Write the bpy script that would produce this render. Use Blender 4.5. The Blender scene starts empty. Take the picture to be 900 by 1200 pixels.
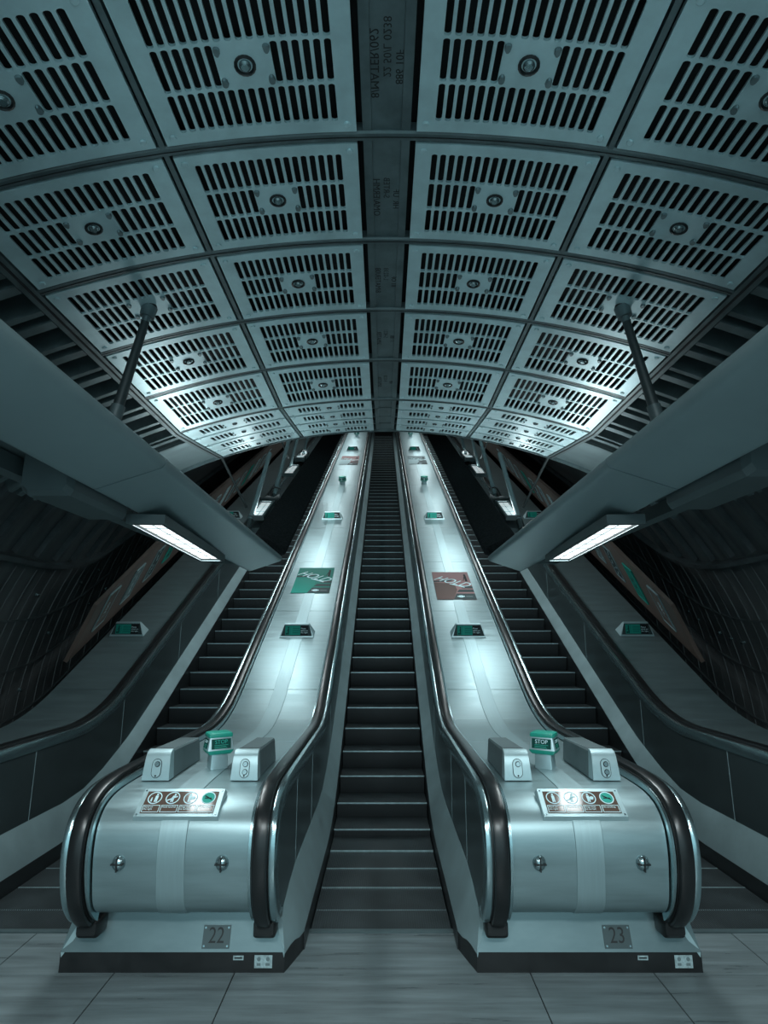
import bpy, math, random
from math import sin, cos, pi, radians
from mathutils import Vector, Matrix
random.seed(7)
SC = bpy.context.scene
COL = SC.collection
H = 2.03            # camera height
S = 0.535           # slope of the escalators
XC = -0.02          # axis of the middle escalator
LN = math.hypot(1, S)
A_DIR = Vector((0, 1 / LN, S / LN))     # up the incline
N_DIR = Vector((0, -S / LN, 1 / LN))    # off the incline

# ------------------------------------------------------------------ materials
def mat(name, col, metal=0.0, rough=0.5, noise=None, bump=0.0, emit=None, var=0.0, bscale=None, rvar=0.0, spec=0.5):
    m = bpy.data.materials.new(name); m.use_nodes = True
    nt = m.node_tree; b = nt.nodes['Principled BSDF']
    b.inputs['Base Color'].default_value = (*col, 1)
    b.inputs['Metallic'].default_value = metal
    b.inputs['Roughness'].default_value = rough
    b.inputs['Specular IOR Level'].default_value = spec
    if emit:
        b.inputs['Emission Color'].default_value = (*emit[0], 1)
        b.inputs['Emission Strength'].default_value = emit[1]
    if noise:
        tc = nt.nodes.new('ShaderNodeTexCoord'); mp = nt.nodes.new('ShaderNodeMapping')
        mp.inputs['Scale'].default_value = noise
        nt.links.new(tc.outputs['Object'], mp.inputs['Vector'])
        n = nt.nodes.new('ShaderNodeTexNoise'); n.inputs['Scale'].default_value = 1.0
        n.inputs['Detail'].default_value = 5.0; n.inputs['Roughness'].default_value = 0.6
        nt.links.new(mp.outputs['Vector'], n.inputs['Vector'])
        if var:
            mx = nt.nodes.new('ShaderNodeMix'); mx.data_type = 'RGBA'
            mx.inputs['A'].default_value = (*[max(0, c * (1 - var)) for c in col], 1)
            mx.inputs['B'].default_value = (*[min(1, c * (1 + var)) for c in col], 1)
            rp = nt.nodes.new('ShaderNodeMapRange'); rp.inputs['From Min'].default_value = 0.3; rp.inputs['From Max'].default_value = 0.7
            nt.links.new(n.outputs['Fac'], rp.inputs['Value'])
            nt.links.new(rp.outputs['Result'], mx.inputs['Factor'])
            nt.links.new(mx.outputs['Result'], b.inputs['Base Color'])
        if rvar:
            rr = nt.nodes.new('ShaderNodeMapRange'); rr.inputs['From Min'].default_value = 0.3; rr.inputs['From Max'].default_value = 0.7
            rr.inputs['To Min'].default_value = max(0.05, rough - rvar); rr.inputs['To Max'].default_value = min(1, rough + rvar)
            nt.links.new(n.outputs['Fac'], rr.inputs['Value']); nt.links.new(rr.outputs['Result'], b.inputs['Roughness'])
        if bump:
            bp = nt.nodes.new('ShaderNodeBump'); bp.inputs['Strength'].default_value = bump; bp.inputs['Distance'].default_value = 0.01
            nt.links.new(n.outputs['Fac'], bp.inputs['Height']); nt.links.new(bp.outputs['Normal'], b.inputs['Normal'])
    return m

def g(v):  # the place's cool grey
    return (v * 0.72, v * 0.98, v * 1.03)

M = dict(
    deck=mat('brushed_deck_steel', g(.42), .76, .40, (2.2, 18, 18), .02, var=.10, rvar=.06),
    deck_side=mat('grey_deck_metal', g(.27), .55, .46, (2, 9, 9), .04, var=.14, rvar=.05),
    strip=mat('brushed_cover_strip', g(.50), .72, .46, (60, 3, 3), 0, var=.06, rvar=.04),
    inner=mat('inner_decking_metal', g(.50), .55, .42, (3, 3, 3), .03, var=.10, rvar=.05),
    panel=mat('dark_balustrade_panel', g(.16), .80, .30, (1.5, 1.5, 1.5), 0, var=.10),
    mould=mat('polished_moulding', g(.55), .95, .22),
    rubber=mat('handrail_rubber', (.010, .012, .013), 0, .30, (6, 6, 6), 0, var=.3),
    black=mat('black_paint', (.010, .012, .013), 0, .45, (5, 5, 5), .05, var=.3, rvar=.1),
    matt=mat('matt_black_lining', (.013, .0145, .0155), 0, .95, (30, 30, 30), .3, var=.7, spec=.15),
    riser=mat('shaded_riser_metal', (.030, .037, .040), .3, .5),  # darker than the treads: the risers' shade is put into the metal
    step=mat('step_metal', (.060, .075, .080), .35, .48, (4, 4, 4), 0, var=.3, rvar=.08),
    nose=mat('worn_nosing', g(.52), .6, .38, (14, 3, 3), 0, var=.25),
    skirt=mat('skirt_metal', (.02, .025, .027), .3, .4),
    plinth=mat('plinth_metal', g(.27), .75, .40, (2, 5, 5), .03, var=.14, rvar=.06),
    floor=mat('floor_slab', (.15, .19, .20), .0, .34, (1.2, 16, 1), .10, var=.35, rvar=.09),
    grout=mat('dark_grout', (.012, .014, .015), 0, .8),
    grille=mat('painted_grille', g(.74), .30, .38, (5, 5, 5), .05, var=.13, rvar=.06),
    rib=mat('ceiling_rib_steel', g(.17), .35, .40, (7, 7, 7), .08, var=.25, rvar=.08),
    void=mat('ceiling_void', (.008, .010, .011), 0, .8),
    ink=mat('stencil_ink', (.010, .013, .014), 0, .6),
    bolt=mat('bolt_metal', g(.40), .85, .26),
    beam=mat('beam_paint', g(.30), .10, .42, (1.3, 1.3, 1.3), .02, var=.10, rvar=.04),
    beamd=mat('beam_paint_dark', g(.12), .10, .45, (2, 2, 2), .02, var=.12),
    rod=mat('rod_paint', g(.05), .2, .45),
    lamp=mat('lamp_diffuser', (.8, .8, .8), 0, .5, emit=((.93, .99, 1.0), 1.6)),
    tray=mat('uplight_tray_diffuser', (.7, .75, .75), 0, .5, emit=((.9, .99, 1.0), .45)),
    louvre=mat('lamp_louvre', g(.5), .6, .3),
    wall=mat('sprayed_lining', (.085, .095, .098), .1, .5, (1.2, 9, 1.2), .25, var=.35, rvar=.1),
    wrib=mat('lining_rib', (.085, .10, .105), .2, .5, (4, 4, 4), .1, var=.3),
    brown=mat('brown_advert_panel', (.15, .108, .092), .1, .45, (3, 3, 3), .02, var=.16),
    white=mat('white_print', g(.85), 0, .6, spec=.15),
    green=mat('green_print', (.012, .235, .185), 0, .6, spec=.15),
    greenl=mat('light_green_print', (.035, .36, .29), 0, .6, spec=.15),
    greend=mat('dark_green_print', (.004, .060, .050), 0, .6, spec=.15),
    blackp=mat('black_print', (.012, .014, .016), 0, .6, spec=.15),
    brownp=mat('brown_sign_print', (.115, .078, .062), 0, .09),
    stopg=mat('stop_green_plastic', (.015, .30, .225), 0, .35),
    cast=mat('cast_grey_housing', g(.55), .45, .36, (9, 9, 9), .02, var=.06),
    castd=mat('dark_cast_housing', g(.17), .35, .42, (9, 9, 9), .02, var=.1),
    plate=mat('dark_number_plate', g(.10), .5, .4),
    sticker=mat('grey_sticker', g(.42), 0, .5, (60, 60, 60), 0, var=.3),
    pink=mat('dusty_pink_print', (.30, .17, .17), 0, .6, spec=.15),
    tan=mat('brown_hand_print', (.12, .078, .070), 0, .6, spec=.15),
    slate=mat('slate_print', (.035, .055, .058), 0, .6, spec=.15),
    grey=mat('grey_print', g(.20), 0, .6, spec=.15),
    green2=mat('mid_green_print', (.010, .19, .15), 0, .6, spec=.15),
    pale=mat('pale_print', g(.50), 0, .6, spec=.15),
)

# ------------------------------------------------------------------ mesh helpers
class MB:
    def __init__(s): s.v = []; s.f = []; s.m = []
    def add(s, vs, fs, mi=0):
        o = len(s.v); s.v += [tuple(v) for v in vs]
        for f in fs: s.f.append([i + o for i in f]); s.m.append(mi)
    def box(s, x0, x1, y0, y1, z0, z1, mi=0):
        s.hexa([(x0, y0, z0), (x1, y0, z0), (x1, y1, z0), (x0, y1, z0)], [(x0, y0, z1), (x1, y0, z1), (x1, y1, z1), (x0, y1, z1)], mi)
    def hexa(s, lo, hi, mi=0):
        n = len(lo)
        s.add(list(lo) + list(hi), [list(range(n))[::-1], list(range(n, 2 * n))] + [[i, (i + 1) % n, n + (i + 1) % n, n + i] for i in range(n)], mi)
    def loft(s, rings, closed=True, caps=True, mi=0):
        n = len(rings[0]); vs = [p for r in rings for p in r]; fs = []
        for k in range(len(rings) - 1):
            for i in range(n if closed else n - 1):
                j = (i + 1) % n
                fs.append([k * n + i, k * n + j, (k + 1) * n + j, (k + 1) * n + i])
        if caps and closed:
            fs.append(list(range(n))[::-1]); fs.append([(len(rings) - 1) * n + i for i in range(n)])
        s.add(vs, fs, mi)
    def tube(s, a, b, r, n=12, r2=None, mi=0):
        a = Vector(a); b = Vector(b); d = (b - a).normalized()
        u = d.orthogonal().normalized(); w = d.cross(u)
        r2 = r if r2 is None else r2
        s.loft([[a + (u * cos(2 * pi * i / n) + w * sin(2 * pi * i / n)) * r for i in range(n)],
                [b + (u * cos(2 * pi * i / n) + w * sin(2 * pi * i / n)) * r2 for i in range(n)]], mi=mi)
    def poly(s, pts, mi=0): s.add(pts, [list(range(len(pts)))], mi)
    def build(s, name, m, parent=None, smooth=35, recalc=True):
        me = bpy.data.meshes.new(name); me.from_pydata(s.v, [], s.f)
        for k in (m if isinstance(m, (list, tuple)) else [m]): me.materials.append(k)
        if any(s.m): me.polygons.foreach_set('material_index', s.m)
        if recalc:
            import bmesh
            bm = bmesh.new(); bm.from_mesh(me); bmesh.ops.recalc_face_normals(bm, faces=bm.faces); bm.to_mesh(me); bm.free()
        if smooth:
            me.shade_smooth(); me.set_sharp_from_angle(angle=radians(smooth))
        me.update()
        o = bpy.data.objects.new(name, me); COL.objects.link(o)
        if parent: o.parent = parent
        return o

def tag(o, label, cat, group=None, kind=None):
    if label: o['label'] = label
    if cat: o['category'] = cat
    if group: o['group'] = group
    if kind: o['kind'] = kind
    return o
def empty(name, loc=(0, 0, 0), label=None, cat=None, group=None, rot=None):
    o = bpy.data.objects.new(name, None); o.empty_display_size = .1; COL.objects.link(o)
    o.location = loc
    if rot is not None: o.rotation_euler = rot
    return tag(o, label, cat, group)
def struct(o): o['kind'] = 'structure'; return o
def link_copy(o, parent=None):
    c = o.copy(); COL.objects.link(c)
    if parent: c.parent = parent
    return c
def copy_tree(o, parent=None):
    c = link_copy(o, parent)
    for ch in list(o.children): copy_tree(ch, c)
    return c

def text_obj(s, name, m, parent, mw, size=.1, align='CENTER', ext=.0006, shear=0, sx=1, squash=1):
    cu = bpy.data.curves.new('t', 'FONT'); cu.body = s; cu.size = size; cu.align_x = align; cu.align_y = 'CENTER'
    cu.extrude = ext; cu.shear = shear; cu.resolution_u = 3
    o = bpy.data.objects.new('t', cu); COL.objects.link(o)
    dg = bpy.context.evaluated_depsgraph_get(); dg.update()
    me = bpy.data.meshes.new_from_object(o.evaluated_get(dg))
    bpy.data.objects.remove(o); bpy.data.curves.remove(cu)
    me.name = name; me.materials.clear(); me.materials.append(m)
    me.transform(Matrix.Diagonal((sx, squash, 1, 1)))
    if mw is not None: me.transform(mw)
    r = bpy.data.objects.new(name, me); COL.objects.link(r); r.parent = parent
    return r

def frame(o, x, y):   # matrix with origin o, x axis, y axis
    x = Vector(x).normalized(); y = Vector(y); z = x.cross(y).normalized(); y = z.cross(x)
    m = Matrix((x, y, z)).transposed().to_4x4(); m.translation = Vector(o); return m

def flat(name, polys, m, parent, mw, z0, th=.0008):
    """thin printed shapes in the local plane of mw, raised by z0"""
    b = MB()
    for p in polys:
        n = len(p)
        b.hexa([mw @ Vector((x, y, z0)) for x, y in p], [mw @ Vector((x, y, z0 + th)) for x, y in p])
    return b.build(name, m, parent, smooth=0)
def rect(x0, y0, x1, y1): return [(x0, y0), (x1, y0), (x1, y1), (x0, y1)]
def disc(cx, cy, r, n=20, ry=None): return [(cx + r * cos(2 * pi * i / n), cy + (ry or r) * sin(2 * pi * i / n)) for i in range(n)]
def ringp(cx, cy, r, t, n=24):
    out = []
    for i in range(n):
        a0 = 2 * pi * i / n; a1 = 2 * pi * (i + 1) / n
        out.append([(cx + r * cos(a0), cy + r * sin(a0)), (cx + r * cos(a1), cy + r * sin(a1)), (cx + (r - t) * cos(a1), cy + (r - t) * sin(a1)), (cx + (r - t) * cos(a0), cy + (r - t) * sin(a0))])
    return out

# ------------------------------------------------------------------ profiles along the escalators
STEPT = [(0, 0), (5.9, 0), (6.086, .012), (6.486, .08), (6.886, .226), (7.286, .415), (7.686, .615)]
def stepz(y):
    if y >= 7.686: return S * (y - 6.555) + .615 - S * (7.686 - 6.555) * 1.0
    for (a, b), (c, d) in zip(STEPT, STEPT[1:]):
        if a <= y <= c: return b + (d - b) * (y - a) / (c - a)
    return 0
def inclined(flatz, y0, w=.6):   # flat, then a parabola, then the incline z = S*(y-y0)
    yi = y0 + flatz / S
    def f(y):
        if y <= yi - w: return flatz
        if y >= yi + w: return S * (y - y0)
        return flatz + (y - yi + w) ** 2 * S / (4 * w)
    return f
YEND = 31.0
railz = inclined(1.115, 4.69)
def catmull(P, n=5):
    out = []
    for i in range(len(P) - 1):
        p0 = P[max(i - 1, 0)]; p1 = P[i]; p2 = P[i + 1]; p3 = P[min(i + 2, len(P) - 1)]
        for k in range(n):
            t = k / n
            out.append(tuple(.5 * (2 * b + (c - a) * t + (2 * a - 5 * b + 4 * c - d) * t * t + (3 * b - a - 3 * c + d) * t ** 3) for a, b, c, d in zip(p0, p1, p2, p3)))
    out.append(P[-1]); return out
YS = [4.6, 5.0, 5.6, 6.0] + [6.174 + .1 * i for i in range(13)] + [8, 10, 14, 18, 22, 26, YEND]
RAIL = catmull([(4.02, .30), (3.91, .33), (3.80, .45), (3.735, .61), (3.715, .77), (3.745, .92), (3.83, 1.02), (3.96, 1.08), (4.15, 1.107), (4.4, 1.115)], 5) + [(y, railz(y)) for y in YS]
def normals(path):
    N = []
    for i in range(len(path)):
        a = path[max(i - 1, 0)]; b = path[min(i + 1, len(path) - 1)]
        ty, tz = b[0] - a[0], b[1] - a[1]; l = math.hypot(ty, tz) or 1
        N.append((-tz / l, ty / l))
    return N
RN = normals(RAIL)
def sweep(mb, path, prof, x0, closed=True, mi=0, N=None):
    N = N or normals(path)
    mb.loft([[(x0 + d, p[0] + n * q[0], p[1] + n * q[1]) for d, n in prof] for p, q in zip(path, N)], closed=closed, mi=mi)
def offset(path, n, N=None):
    N = N or normals(path)
    return [(p[0] + n * q[0], p[1] + n * q[1]) for p, q in zip(path, N)]
DECKZ = .065
# the drum and deck surface (own path: the drum tucks under at its foot)
DECK = catmull([(4.22, .365), (4.02, .37), (3.91, .395), (3.835, .475), (3.80, .62), (3.785, .77), (3.81, .90), (3.885, .985), (4.0, 1.028), (4.15, 1.045), (4.4, 1.05)], 5) + [(y, inclined(1.05, 4.815)(y)) for y in YS]
deckz = inclined(1.05, 4.815)
def rrect(w, h, r, n=3):
    pts = []
    for cx, cy, a in ((w - r, h - r, 0), (-w + r, h - r, 90), (-w + r, -h + r, 180), (w - r, -h + r, 270)):
        for k in range(n + 1):
            t = radians(a + 90 * k / n); pts.append((cx + r * cos(t), cy + r * sin(t)))
    return pts
def stripA(y):
    t = min(1, max(0, (y - 5.9) / 1.6)); return stepz(y) + .43 * (1 - t) + .30 * t
def stripB(y):
    return stepz(y) + .14

def balustrade(cx, sides, dl, dr, label, outer=(.735, .735), plinth_w=(.70, .70), steel='deck', cover=True):
    """sides: +1 / -1 for each side that carries a handrail; dl, dr: deck edges left and right of cx"""
    root = empty('escalator_balustrade', (cx, 4.05, 0), label, 'escalator balustrade')
    o = Vector((cx, 4.05, 0))
    def put(mb, name, m, par=root, **k):
        mb.v = [(x - o.x, y - o.y, z - o.z) for x, y, z in mb.v]
        ob = mb.build(name, m, par, **k); return ob
    # deck skin in sheets, with open joints where the photograph shows them
    joints = [5.80, 6.72, 7.39, 9.32, 11.25, 13.2, 15.1, 17.0, 19.0, 21, 23, 25, 27, 29, 99]
    N = normals(DECK)
    dense = []
    for i in range(len(DECK) - 1):
        a, b = DECK[i], DECK[i + 1]; na, nb = N[i], N[i + 1]
        cuts = [j for j in joints if a[0] < j < b[0] and a[0] > 4.3]
        dense.append((a, na, False))
        for j in cuts:
            t = (j - a[0]) / (b[0] - a[0])
            dense.append(((j, a[1] + t * (b[1] - a[1])), tuple(u + t * (v - u) for u, v in zip(na, nb)), True))
    dense.append((DECK[-1], N[-1], False))
    segs = [[]]
    for p, n, brk in dense:
        segs[-1].append((p, n))
        if brk: segs.append([((p[0] + .007, p[1] + .007 * (S if p[0] > 7.3 else 0)), n)])
    for sg in segs:
        if len(sg) < 2: continue
        b = MB(); sweep(b, [q[0] for q in sg], [(dl, 0), (dr, 0), (dr, -.03), (dl, -.03)], cx, N=[q[1] for q in sg])
        put(b, 'deck_sheet', M[steel])
    if cover:
        b = MB(); sweep(b, DECK[4:], [(-.085, .001), (-.082, .005), (.082, .005), (.085, .001)], cx, N=N[4:])
        put(b, 'deck_cover_strip', M['strip'])
    # body below the deck
    b = MB(); sweep(b, DECK[3:], [(dl + .01, -.03), (dr - .01, -.03), (dr - .01, -.075), (dl + .01, -.075)], cx, N=N[3:])
    put(b, 'deck_underframe', M['black'])
    for s in sides:
        d0 = s * .54
        r = empty('handrail', (0, 0, 0)); r.parent = root
        b = MB(); sweep(b, RAIL, [(d0 + x, z) for x, z in [(.040, -.014), (.044, -.002), (.039, .010), (.024, .016), (-.024, .016), (-.039, .010), (-.044, -.002), (-.040, -.014)]], cx, N=RN)
        bpy.data.objects.remove(r)
        put(b, 'handrail', M['rubber'])
        b = MB(); sweep(b, RAIL[3:], [(d0 + x, z) for x, z in [(.046, -.013), (-.050, -.013), (-.050, -.07), (.046, -.07)]], cx, N=RN[3:])
        put(b, 'handrail_guide', M['black'])
        b = MB()
        e = d0 - s * .062                        # ridged steel edge between deck and handrail
        sweep(b, RAIL[4:], [(e + x, z) for x, z in [(-.008, -.02), (.008, -.02), (.008, -.075), (-.008, -.075)]], cx, N=RN[4:])
        put(b, 'deck_edge_trim', M['mould'])
        b = MB()                                 # moulding on the passenger side
        sweep(b, RAIL[4:], [(d0 + s * x, z) for x, z in [(.050, -.014), (.064, -.008), (.086, -.012), (.096, -.030), (.096, -.105), (.050, -.105)]], cx, N=RN[4:])
        put(b, 'handrail_moulding', M['mould'])
        # vertical panels
        top = offset(RAIL, -.10, RN)
        nose_cut = 4.62
        loop = [p for p in top[5:] if p[0] < nose_cut]
        def topz(y): 
            return railz(y) - .10 * (LN if y > 7.3 else 1)
        x0, x1 = cx + s * .60, cx + s * .626
        pts = loop + [(nose_cut, topz(nose_cut)), (nose_cut, stripA(nose_cut) - .02), (4.35, .37), (4.15, .33)]
        b = MB(); b.hexa([(x0, y, z) for y, z in pts], [(x1, y, z) for y, z in pts]); put(b, 'side_panel', M['panel'])
        cuts = [nose_cut, 5.55, 7.3, 9.1, 11.0, 13, 15, 17, 19, 21, 24, 27, YEND]
        for a, c in zip(cuts, cuts[1:]):
            ys = [a + .006] + [a + (c - a) * k / 8 for k in range(1, 8)] + [c]
            b = MB()
            b.loft([[(x0, y, topz(y)), (x1, y, topz(y)), (x1, y, stripA(y) - .02), (x0, y, stripA(y) - .02)] for y in ys])
            put(b, 'side_panel', M['panel'])
            if a < 15:
                b = MB(); b.loft([[(x1 - s * .004, y, topz(y)), (x1 + s * .0015, y, topz(y)), (x1 + s * .0015, y, stripA(y)), (x1 - s * .004, y, stripA(y))] for y in (a - .002, a + .005)]); put(b, 'panel_joint', M['cast'])
        # sloping inner decking
        o1 = .81 if (s < 0) == (outer[1] <= outer[0]) and len(sides) == 2 else .735
        rows = [((4.085, .628, .30), (4.055, o1 - .08, .115)), ((4.13, .628, .345), (4.17, min(.742, o1 - .045), .125)), ((4.35, .628, .395), (4.33, .745, .138))]
        ys = [4.62, 5.0, 5.5, 5.9, 6.1, 6.3, 6.5, 6.7, 6.9, 7.1, 7.3, 7.5, 7.7, 9, 12, 16, 20, 25, YEND]
        rows += [((y, .628, stripA(y)), (y, .745, stripB(y))) for y in ys]
        b = MB()
        b.loft([[(cx + s * a[1], a[0], a[2]), (cx + s * c[1], c[0], c[2]), (cx + s * (c[1] - .004), c[0], c[2] - .03), (cx + s * (a[1] - .03), a[0], a[2] - .03)] for a, c in rows])
        put(b, 'inner_decking', M['inner'])
        b = MB()
        b.loft([[(cx + s * .737, y, stripB(y) - .01), (cx + s * .745, y, stripB(y) - .01), (cx + s * .745, y, stepz(y) - .22), (cx + s * .737, y, stepz(y) - .22)] for y in [4.33] + ys])
        put(b, 'skirt_panel', M['skirt'])
        # handrail inlet boot
        b = MB()
        b.loft([[(cx + d0 + x * w, y, z + q * h) for x, q in rrect(1, 1, .35)] for y, z, w, h in ((3.95, .285, .058, .035), (3.975, .275, .068, .048), (4.06, .27, .068, .05), (4.14, .27, .06, .045))])
        put(b, 'handrail_inlet', M['black'])
    # plinth: steel face and black kick plate
    wl, wr = plinth_w; bl, br = outer
    tl, tr = -(wl - .06), (wr - .06)
    b = MB(); b.loft([[(cx + xx(0), y, z), ] for y, z, xx in []] or
        [[(cx - bl + .005, 4.053, .115), (cx - bl + .055, 4.12, .345), (cx - bl + .055, 4.18, .375), (cx - bl + .055, 4.62, .375), (cx - bl + .005, 4.62, .115)],
         [(cx + br - .085 if 0 else cx + br - .08, 4.053, .115), (cx + br - .115, 4.12, .345), (cx + br - .115, 4.18, .375), (cx + br - .115, 4.62, .375), (cx + br - .08, 4.62, .115)]]) if br <= bl else \
        b.loft([[(cx - bl + .08, 4.053, .115), (cx - bl + .115, 4.12, .345), (cx - bl + .115, 4.18, .375), (cx - bl + .115, 4.62, .375), (cx - bl + .08, 4.62, .115)],
         [(cx + br - .005, 4.053, .115), (cx + br - .055, 4.12, .345), (cx + br - .055, 4.18, .375), (cx + br - .055, 4.62, .375), (cx + br - .005, 4.62, .115)]])
    put(b, 'plinth_face', M['plinth'])
    pl = [(cx - bl + (.08 if br > bl else 0), 4.061), (cx + br - (.08 if br <= bl else 0), 4.061), (cx + br - (.045 if br <= bl else 0), 4.17), (cx + .738, 4.33), (cx + .738, 4.62), (cx - .738, 4.62), (cx - .738, 4.33), (cx - bl + (.045 if br > bl else 0), 4.17)]
    b = MB(); b.hexa([(x, y, 0) for x, y in pl], [(x, y, .118) for x, y in pl]); put(b, 'kick_plate', M['black'])
    return root

D = 1.25
bal_l = balustrade(XC - D, (-1, 1), -.462, .462, 'bright steel escalator balustrade numbered 22 with rounded newel, left of the middle steps', outer=(.735, .735))
bal_r = balustrade(XC + D, (-1, 1), -.462, .462, 'bright steel escalator balustrade numbered 23 with rounded newel, right of the middle steps', outer=(.735, .7351))
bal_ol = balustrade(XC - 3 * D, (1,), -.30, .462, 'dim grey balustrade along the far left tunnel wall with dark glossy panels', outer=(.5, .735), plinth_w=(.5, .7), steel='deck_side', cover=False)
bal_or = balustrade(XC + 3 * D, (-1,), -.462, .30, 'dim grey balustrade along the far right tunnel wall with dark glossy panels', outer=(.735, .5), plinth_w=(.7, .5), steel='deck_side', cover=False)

# ---- fittings that belong to the two middle newels: key bolts, number plates, stickers, icon sign
def newel_fittings(root, cx, num, flip):
    o = Vector((cx, 4.05, 0))
    def bld(mb, name, m, par=None):
        mb.v = [(x - o.x, y - o.y, z - o.z) for x, y, z in mb.v]; return mb.build(name, m, par or root)
    for dx in (-.307, .307):
        yb = 3.792
        b = MB()
        ring = lambda r, y: [(cx + dx + r * cos(2 * pi * i / 16), y, .708 + r * sin(2 * pi * i / 16) * 1.12) for i in range(16)]
        b.loft([ring(.040, yb + .01), ring(.040, yb - .006), ring(.034, yb - .022), ring(.020, yb - .034), ring(.004, yb - .038)])
        k = bld(b, 'key_bolt', M['bolt'])
        b = MB(); b.box(cx + dx - .004, cx + dx + .004, yb - .041, yb, .668, .745); b.box(cx + dx - .036, cx + dx + .036, yb - .0405, yb, .704, .712)
        bld(b, 'key_slot', M['black'], k)
    sx = 1 if flip < 0 else 1
    px = cx + .225
    up = Vector((0, .047, .15)).normalized()
    mw = frame(Vector((px, 4.076, .19)) - o, (1, 0, 0), up)
    pl = flat('number_plate', [rect(-.085, -.060, .085, .060)], M['plate'], root, mw, .003, .004)
    flat('plate_screw', [disc(a * .072, c * .047, .006, 8) for a in (-1, 1) for c in (-1, 1)], M['bolt'], pl, mw, .007, .002)
    text_obj(num, 'plate_numeral', M['ink'], pl, mw @ Matrix.Translation((0, .004, .0075)), .118, sx=.86)
    mw = frame(Vector((cx + .37, 4.058, .062)) - o, (1, 0, 0), (0, 0, 1))
    s1 = flat('base_sticker', [rect(-.032, .008, .032, .033)], M['sticker'], root, mw, .0, .0012)
    flat('sticker_print', [rect(-.024, .016, .024, .024)], M['ink'], s1, mw, .0012)
    mx = .525 if num == '22' else .62
    s2 = flat('base_sticker', [rect(mx - .37 - .055, -.035, mx - .37 + .055, .035)], M['sticker'], root, mw, .0, .0012)
    flat('sticker_print', [disc(mx - .37 - .028, .014, .012, 10), disc(mx - .37 + .028, .014, .012, 10), rect(mx - .37 - .04, -.022, mx - .37 - .016, -.008), rect(mx - .37 + .014, -.022, mx - .37 + .04, -.008)], M['grey'], s2, mw, .0012)
    # icon sign on the shoulder of the drum
    c0 = Vector((cx, 3.905, .995)) - o
    u = Vector((0, .15, .108)).normalized()
    mw = frame(c0, (1, 0, 0), u)
    sg = empty('icon_sign_board', (0, 0, 0)); bpy.data.objects.remove(sg)
    b = MB()
    lo = [mw @ Vector((x, y, -.02)) for x, y in rect(-.262, -.108, .262, .108)]
    hi = [mw @ Vector((x, y, .022)) for x, y in rect(-.255, -.100, .255, .100)]
    b.hexa(lo, hi); sb = b.build('icon_sign_board', M['cast'], root)
    flat('sign_face', [rect(-.225, -.078, .225, .078)], M['brownp'], sb, mw, .022, .002)
    flat('sign_screw', [disc(a * .24, c * .085, .006, 8) for a in (-1, 1) for c in (-1, 1)], M['bolt'], sb, mw, .022, .003)
    cs = (-.168, -.056, .056, .168); z = .0245
    cy = .030
    rings = []; boxes = []; fig = []
    for i, c in enumerate(cs):
        rings += ringp(c, cy, .044, .006)
        x0, x1, y0, y1, t = c - .052, c + .052, -.072, -.022, .0035
        boxes += [rect(x0, y0, x1, y0 + t), rect(x0, y1 - t, x1, y1), rect(x0, y0, x0 + t, y1), rect(x1 - t, y0, x1, y1)]
    
    for i in range(4):
        flat('icon_ring', rings[24 * i:24 * i + 24], M['white'], sb, mw, z); flat('text_box', boxes[4 * i:4 * i + 4], M['white'], sb, mw, z)
    def man(x, y, h, lean=0):
        return [disc(x + lean * h * .5, y + h * .42, h * .11, 10), [(x - h * .16, y - h * .05), (x + h * .16, y - h * .05), (x + h * .15 + lean * h * .4, y + h * .28), (x - h * .15 + lean * h * .4, y + h * .28)],
                [(x - h * .15, y - h * .5), (x - h * .03, y - h * .5), (x, y - h * .04), (x - h * .15, y - h * .04)], [(x + h * .03, y - h * .5), (x + h * .15, y - h * .5), (x + h * .15, y - h * .04), (x, y - h * .04)]]
    figs = [man(cs[0] + .010, cy, .060) + man(cs[0] - .018, cy - .012, .030) if num == '22' else man(cs[0], cy, .060)]
    figs.append(man(cs[1], cy, .058, .35) + [[(cs[1] - .034, cy - .016), (cs[1] - .028, cy - .022), (cs[1] + .030, cy + .008), (cs[1] + .026, cy + .014)]])
    figs.append(man(cs[2] - .004, cy, .058) + [disc(cs[2] + .018, cy + .002, .013, 10, .009), rect(cs[2] + .006, cy - .012, cs[2] + .026, cy - .002)])
    for fg in figs: flat('icon_figure', fg, M['white'], sb, mw, z)
    flat('smoking_disc', [disc(cs[3], cy, .038)], M['greenl'], sb, mw, z)
    flat('cigarette_bar', [[(cs[3] - .026, cy + .012), (cs[3] - .022, cy + .018), (cs[3] + .026, cy - .010), (cs[3] + .022, cy - .016)], rect(cs[3] - .022, cy - .006, cs[3] + .020, cy + .001)], M['blackp'], sb, mw, z + .001)
    lines = [['Stand on', 'the right'], ['Hold handrail'], ['Dogs must', 'be carried'], ['No smoking']]
    for c, ls in zip(cs, lines):
        text_obj('\n'.join(ls), 'sign_text', M['white'], sb, mw @ Matrix.Translation((c - .045, -.038 - (.004 if len(ls) > 1 else -.003), z)), .0155, align='LEFT', ext=.0004)
newel_fittings(bal_l, XC - D, '22', -1)
newel_fittings(bal_r, XC + D, '23', 1)

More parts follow.
